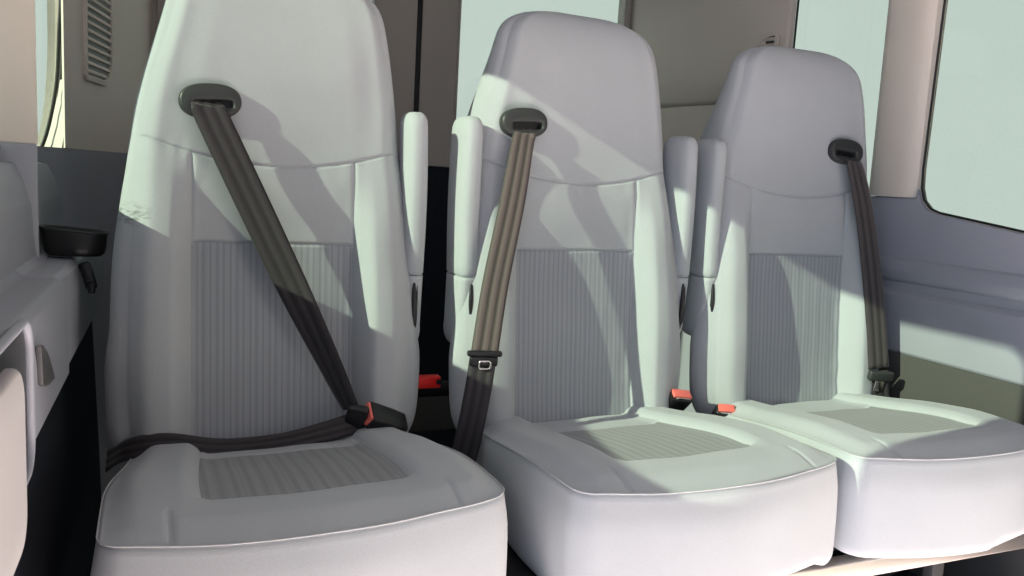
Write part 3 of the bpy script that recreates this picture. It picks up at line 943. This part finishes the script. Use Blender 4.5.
# tapering reveal at the lower rear corner of the left quarter window, with its seal
RW = [((-.376, .930, .566), (-.3585, .8625, .566)), ((-.380, .930, .536), (-.357, .8630, .532)), ((-.389, .930, .496), (-.359, .864, .486)), ((-.402, .930, .446), (-.365, .865, .447)), ((-.412, .930, .422), (-.368, .865, .428))]
V = []; Fc = []
for a_, b_ in RW:
    V += [(a_[0], a_[1], F+a_[2]), (b_[0], b_[1], F+b_[2]), (b_[0]+.004, b_[1]+.012, F+b_[2]), (a_[0]+.004, a_[1]+.012, F+a_[2])]
for q in range(len(RW)-1):
    for k in range(4): Fc.append((q*4+k, q*4+(k+1) % 4, q*4+4+(k+1) % 4, q*4+4+k))
Fc.append((0, 1, 2, 3)); Fc.append(tuple((len(RW)-1)*4+k for k in range(4)))
link('window_reveal', mesh_from(V, Fc, 'window_reveal', False), BEIGE, ul)
sp_ = catmull([(-.365, .885, F+.95), (-.3685, .90, F+.734), (-.3725, .90, F+.659), (-.377, .90, F+.573), (-.385, .90, F+.514), (-.398, .90, F+.455), (-.414, .90, F+.41)], 5)
link('window_seal', tube_mesh(sp_, .0035, 8), SEAL, ul)

# slotted air vents in the corner trims
def vent(parent, p0, p1, z0, z1, sgn, flip=False):
    """louvred grille between two plan points on the trim, rounded at the lower rear corner."""
    a = Vector((p0[0], p0[1], 0)); b = Vector((p1[0], p1[1], 0)); u = (b-a); ln = u.length; u.normalize()
    nrm = Vector((u.y, -u.x, 0)); nrm = nrm if nrm.x*sgn > 0 else -nrm
    M = Matrix(((u.x, 0, nrm.x, a.x), (u.y, 0, nrm.y, a.y), (0, 1, 0, 0), (0, 0, 0, 1)))
    if flip: M = M @ Matrix(((1, 0, 0, 0), (0, -1, 0, z0+z1), (0, 0, 1, 0), (0, 0, 0, 1)))
    out = [(0, z0+.01), (.01, z0)]+[(ln-.07+.07*sin(radians(t)), z0+.07-.07*cos(radians(t))) for t in range(0, 91, 15)]+[(ln, z1), (0, z1)]
    inn = [(.010, z0+.012)]+[(ln-.075+.063*sin(radians(t)), z0+.075-.063*cos(radians(t))) for t in range(0, 91, 15)]+[(ln-.012, z1-.01), (.010, z1-.01)]
    fr = plate('vent_grille', out, [inn], .008, M @ Matrix.Translation((0, 0, .003)), BEIGE, .001, parent)
    bk = plate('vent_backing', inn, [], .003, M @ Matrix.Translation((0, 0, .0005)), DARKSTEEL, 0, fr)
    bm = bmesh.new(); z = z0+.02
    while z < z1-.012:
        xr = ln-.014
        if z < z0+.075: xr = ln-.075+sqrt(max(0, .061**2-(z0+.075-z)**2))
        add_box(bm, ((.012+xr)/2, z, .003), (max(.01, xr-.012), .0085, .006), .001, 1, Matrix.Rotation(radians(-25), 3, 'X'))
        z += .0165
    me = bm_mesh(bm, 'louvres', 40); me.transform(M)
    link('louvres', me, BEIGE, fr)
vent(ul, (-.3385, .975), (-.300, 1.165), F+.575, F+.95, 1)
vent(ur, (1.388, .925), (1.364, 1.012), F+.60, F+.874, -1, True)

# right wall: upper beige with two windows, slate below, crease and ledge
YQ0, YQ1 = .556, .960
fw = [(.372, F+.402), (.398, F+.410), (.418, F+.428), (.428, F+.455), (.431, F+.50), (.428, WTOP-.05), (.40, WTOP-.01), (.36, WTOP), (-.55, WTOP), (-.60, WTOP-.05), (-.60, F+.335), (-.55, F+.29), (.167, F+.375)]
# one plate with both openings
wr = plate('wall_right', [(YF, 0), (YR+.05, 0), (YR+.05, ZTOP), (YF, ZTOP)], [fw, rrect(YQ1-YQ0, WTOP-F-.40, .05, 6, (YQ0+YQ1)/2, (WTOP+F+.40)/2)], .010, M_yz(XR+.006), BEIGE)
struct(wr)
# slate panel below the belt line (its upper edge dips under the front window)
lowout = [(-.66, 0), (1.0, 0), (1.0, ZB), (.4345, ZB)]+[(p[0]+.0035, p[1]-.003) for p in fw[3::-1]]+[(.167, F+.371), (-.55, F+.286), (-.66, F+.28)]
sl = plate('trim_7', lowout, [], .012, M_yz(XR-.003), SLATE, .0025)
struct(sl)
# crease moulding along the slate panel
o = struct(strip('trim_8', [(XR, F+.219), (XR-.010, F+.216), (XR-.019, F+.205), (XR-.019, F+.075), (XR-.012, F+.066), (XR, F+.066)], -.66, .90, SLATE, bevel=.0022))
o = struct(strip('trim_13', [(XR, F+.300), (XR-.014, F+.285), (XR-.021, F+.262), (XR-.019, F+.243), (XR-.012, F+.236), (XR, F+.234)], -.66, .90, SLATE, bevel=.003))
# grey carpet trim at the foot of the wall
o = struct(strip('baseboard_right', [(XR, 0), (XR, F+.073), (XR-.018, F+.069), (XR-.022, 0)], -.66, YR, GREYTRIM))
ob = pane('window_3', -.62, .46, F+.27, WTOP+.02, XR+.005)
pts = [(XR+.001, p[0], p[1]) for p in fw]
def dens(pts, n=5, closed=True):
    P = pts[:] ; out = []
    m = len(P)
    for i in range(m):
        a = Vector(P[i]); b = Vector(P[(i+1) % m])
        for k in range(n): out.append(a.lerp(b, k/n))
    return out
link('seal', tube_mesh(pts, .0026, 8, True), SEAL, ob)
ob = pane('window_4', YQ0-.02, YQ1+.02, F+.38, WTOP+.02, XR+.005)
pts = [(1.411, .888, F+.62), (1.411, .888, F+.80), (1.411, .888, WTOP)]
link('seal', tube_mesh(pts, .0030, 8), SEAL, ob)
# rounded pillar cover between the two side windows
V = []; Fc = []
arc = [(.440, 0), (.447, .006), (.462, .012), (.485, .015), (.520, .016), (.555, .015), (.572, .010), (.580, 0)]
for zz, k in ((ZB+.001, 1), (ZB+.25, 1), (ZTOP, 1)):
    lean = .012*(zz-ZB)
    for y, d in arc: V.append((XR+.0005-d, y+lean, zz))
n = len(arc)
for q in range(2):
    for k in range(n-1): Fc.append((q*n+k, q*n+k+1, (q+1)*n+k+1, (q+1)*n+k))
    Fc.append((q*n, (q+1)*n, (q+1)*n+n-1, q*n+n-1))
Fc.append(tuple(range(n))); Fc.append(tuple(range(2*n, 3*n)))
pm = mesh_from(V, Fc, 'pillar_cover', True)
try: pm.set_sharp_from_angle(angle=radians(50))
except Exception: pass
struct(link('trim_12', pm, BEIGE))
# seals on the left windows
pts = [(XL-.004, p[0], p[1]) for p in rrect(.745, WTOP-SILL, .05, 6, (-.255+.490)/2, (SILL+WTOP)/2)]
link('seal', tube_mesh(pts, .004, 8, True), SEAL, bpy.data.objects['window_1'])
pts = [(XL-.004, p[0], p[1]) for p in QH]
link('seal', tube_mesh(pts, .006, 8, True), SEAL, bpy.data.objects['window_2'])

# ------------------------------------------------------------------ rear doors
XM = .525
def rear_door(name, x0, x1, wx0, wx1, n, wname):
    hole = [(wx0, F+.52), (wx1, F+.52), (wx1, F+1.15), (wx0, F+1.15)]
    hole = rrect(wx1-wx0, .63, .07, 8, (wx0+wx1)/2, F+.835)
    d = plate(name, [(x0, F+.449), (x1, F+.449), (x1, ZTOP), (x0, ZTOP)], [hole], .05, M_xz(YR+.025), DOORTRIM, .004)
    struct(d)
    o = link('door_panel', box_mesh(((x0+x1)/2, YR+.026, (F+.475-.17)/2+.17), (x1-x0-.004, .040, F+.475-.17), .004, 3), NAVY, d)
    o = link('door_sill_strip', box_mesh(((x0+x1)/2, YR+.026, .145), (x1-x0-.004, .05, .045), .004, 3), BLACK, d)
    o = link('lower_panel', box_mesh(((x0+x1)/2, YR+.028, .06), (x1-x0-.004, .04, .12), .004, 3), GREYTRIM, d)
    w = struct(link(wname, box_mesh(((wx0+wx1)/2, YR+.03, F+.835), (wx1-wx0+.03, .003, .66)), GLASS))
    pts = [(p[0], YR-.001, p[1]) for p in hole]
    link('seal', tube_mesh(pts, .004, 8, True), DOORTRIM, w)
    return d
d1 = rear_door('door_1', -.30, XM-.008, -.165, .385, 1, 'window_5')
d2 = rear_door('door_2', XM+.008, 1.36, .652, 1.236, 2, 'window_6')
# dark weather strip down the split, and the dark frame strips at the corners
struct(link('trim_9', box_mesh((XM, YR+.012, ZTOP/2), (.020, .02, ZTOP), .004, 2), SEAL))
struct(link('trim_10', box_mesh((1.290, YR-.004, (ZTOP+F+.4)/2), (.060, .014, ZTOP-F-.4), .005, 2), DOORTRIM))
struct(link('trim_11', box_mesh((-.185, YR-.004, (ZTOP+F+.4)/2), (.05, .014, ZTOP-F-.4), .005, 2), DOORTRIM))

# ------------------------------------------------------------------ side console on the left wall
sc = thing('side_console', 'slate moulded ledge running along the side wall beside the nearest seat', 'armrest ledge', (-.33, .2, F+.116))
def spart(o):
    o.parent = sc; o.matrix_parent_inverse = Matrix.Translation(sc.location).inverted(); return o
def vstrip(name, prof, y0, y1, mat, bevel): return strip(name, prof, y0, y1, mat, None, bevel)
cprof = [(-.358, F+.116), (-.364, F+.262), (-.352, F+.253), (-.312, F+.2515), (-.302, F+.243), (-.299, F+.20), (-.299, F+.116)]
spart(vstrip('console_body', cprof, -.62, .305, SLATE, .003))
cp2 = [(-.358, F+.116), (-.364, F+.262), (-.352, F+.253), (-.318, F+.2515), (-.310, F+.243), (-.306, F+.20), (-.305, F+.116)]
spart(vstrip('rear_cover', cp2, .309, 1.0, SLATE, .003))
# padded rest in its dark rounded opening, light rim
def yz_plate(name, y0, y1, z0, z1, r, x, thick, mat, bevel):
    o = plate(name, rrect(y1-y0, z1-z0, r, 6, (y0+y1)/2, (z0+z1)/2), [], thick, M_yz(x), mat, bevel); return spart(o)
yz_plate('pad_recess', -.53, -.066, F+.120, F+.258, .03, -.300, .010, BLACK, .001)
pts = [(-.2945, p[0], p[1]) for p in rrect(.475, .150, .032, 8, -.292, F+.186)]
spart(link('pad_rim', tube_mesh(pts, .0045, 8, True), SLATE))
yz_plate('armrest_pad', -.50, -.140, F+.070, F+.238, .035, -.2945, .020, PAD, .006)['label'] = 'pinkish grey padded rest'
bm = bmesh.new()
leaf_pts = [(.02, F+.216), (.035, F+.214), (.06, F+.203), (.085, F+.186), (.11, F+.166), (.12, F+.156), (.10, F+.158), (.075, F+.160), (.05, F+.165), (.03, F+.172)]
o = plate('leaf_plate', leaf_pts, [], .006, M_yz(-.2965), DARKSTEEL, .001); spart(o)  # thin dark leaf-shaped plate on the console side
# cup on the ledge
cup = thing('cup_holder', 'black oval cup tray standing on the end of the slate wall ledge', 'cup holder', (-.315, .55, F+.2525))
V = []; Fc = []; n = 40
rings = [(.026, .014, .003), (.039, .022, .004), (.0445, .026, .010), (.0465, .028, .022), (.048, .029, .038), (.0485, .030, .044), (.047, .028, .046), (.044, .0255, .043), (.041, .023, .028), (.030, .017, .016)]
for a_, b_, z in rings:
    for k in range(n):
        t = 2*pi*k/n; c, s = cos(t), sin(t)
        x = a_*math.copysign(abs(c)**(2/2.6), c); y = b_*math.copysign(abs(s)**(2/2.6), s)
        V.append((x, y, z-.10*x*(z/.05)))
for i in range(len(rings)-1):
    for k in range(n):
        k2 = (k+1) % n; Fc.append((i*n+k, i*n+k2, (i+1)*n+k2, (i+1)*n+k))
Fc.append(tuple(reversed(range(n)))); Fc.append(tuple((len(rings)-1)*n+k for k in range(n)))
link('cup_body', mesh_from(V, Fc, 'cup'), BLACK, cup)
pts = [V[5*n+k] for k in range(n)]
link('cup_rim', tube_mesh([(p[0], p[1], p[2]+.002) for p in pts], .0022, 6, True), GUIDE, cup)
bm = bmesh.new(); add_box(bm, (.019, .0, -.030), (.018, .012, .046), .004, 2, Matrix.Rotation(radians(-14), 3, 'Y')); add_box(bm, (.024, -.006, -.05), (.012, .01, .018), .003, 2)
link('clip', bm_mesh(bm, 'clip', 40), BLACK, cup)

# ------------------------------------------------------------------ light
W = bpy.data.worlds.new('outside'); SC.world = W; W.use_nodes = True
nt = W.node_tree; nt.nodes.clear()
out = nt.nodes.new('ShaderNodeOutputWorld'); bg = nt.nodes.new('ShaderNodeBackground')
tc = nt.nodes.new('ShaderNodeTexCoord'); sp = nt.nodes.new('ShaderNodeSeparateXYZ')
nt.links.new(tc.outputs['Generated'], sp.inputs[0])
mr = nt.nodes.new('ShaderNodeMapRange'); mr.inputs['From Min'].default_value = .15; mr.inputs['From Max'].default_value = -.35
nt.links.new(sp.outputs['Y'], mr.inputs['Value'])
mx = nt.nodes.new('ShaderNodeMix'); mx.data_type = 'RGBA'
mx.inputs['A'].default_value = (1.0, 1.0, 1.0, 1)          # pale sky behind and beside the van
mx.inputs['A'].default_value = (1.0, 1.0, 1.0, 1)
mz = nt.nodes.new('ShaderNodeMapRange'); mz.inputs['From Min'].default_value = -.90; mz.inputs['From Max'].default_value = -.40
nt.links.new(sp.outputs['Z'], mz.inputs['Value'])
gz = nt.nodes.new('ShaderNodeMix'); gz.data_type = 'RGBA'
gz.inputs['A'].default_value = (5.0, 4.2, 3.95, 1)       # warm glow from steeply below, added to brighten the cushion fronts
ms_ = nt.nodes.new('ShaderNodeMapRange'); ms_.inputs['From Min'].default_value = -.12; ms_.inputs['From Max'].default_value = -.62
nt.links.new(sp.outputs['X'], ms_.inputs['Value'])
gs = nt.nodes.new('ShaderNodeMix'); gs.data_type = 'RGBA'
gs.inputs['A'].default_value = (.03, .04, .05, 1)          # shaded surroundings ahead
gs.inputs['B'].default_value = (.52, .60, .76, 1)          # open sky beside the open sliding door
nt.links.new(ms_.outputs['Result'], gs.inputs['Factor']); nt.links.new(gs.outputs['Result'], gz.inputs['B'])
nt.links.new(mz.outputs['Result'], gz.inputs['Factor']); nt.links.new(gz.outputs['Result'], mx.inputs['B'])
nt.links.new(mr.outputs['Result'], mx.inputs['Factor']); nt.links.new(mx.outputs['Result'], bg.inputs['Color'])
bg.inputs['Strength'].default_value = 2.6
nt.links.new(bg.outputs[0], out.inputs[0])

sun = bpy.data.lights.new('sun', 'SUN'); so = bpy.data.objects.new('sun', sun); COL.objects.link(so)
sd = Vector((1, .20, -.462)).normalized()
so.rotation_euler = sd.to_track_quat('-Z', 'Y').to_euler(); so.location = (-3, -1, 3)
sun.energy = 22.0; sun.angle = radians(.6); sun.color = (1.0, .96, .76)

# ------------------------------------------------------------------ camera
cam = bpy.data.cameras.new('camera'); co = bpy.data.objects.new('camera', cam); COL.objects.link(co)
yaw, pitch, roll = radians(-22.8841), radians(-7.559), radians(3.3059)
fwv = Vector((sin(-yaw)*cos(pitch), cos(yaw)*cos(pitch), sin(pitch)))
rt = Vector((cos(yaw), sin(yaw), 0)); upv = rt.cross(fwv)
rt2 = rt*cos(roll)+upv*sin(roll); up2 = -rt*sin(roll)+upv*cos(roll)
co.matrix_world = Matrix.Translation((-.1627, -.9422, F+.4184)) @ Matrix((rt2, up2, -fwv)).transposed().to_4x4()
cam.sensor_fit = 'HORIZONTAL'; cam.sensor_width = 36; cam.lens = 805.9603/1024*36
cam.clip_start = .02
SC.camera = co
SC.view_settings.view_transform = 'Standard'; SC.view_settings.look = 'None'
SC.view_settings.gamma = 1; SC.view_settings.use_curve_mapping = False
SC.view_settings.exposure = 0.0
SC.cycles.use_denoising = True
SC.cycles.max_bounces = 10; SC.cycles.diffuse_bounces = 6; SC.cycles.transparent_max_bounces = 12
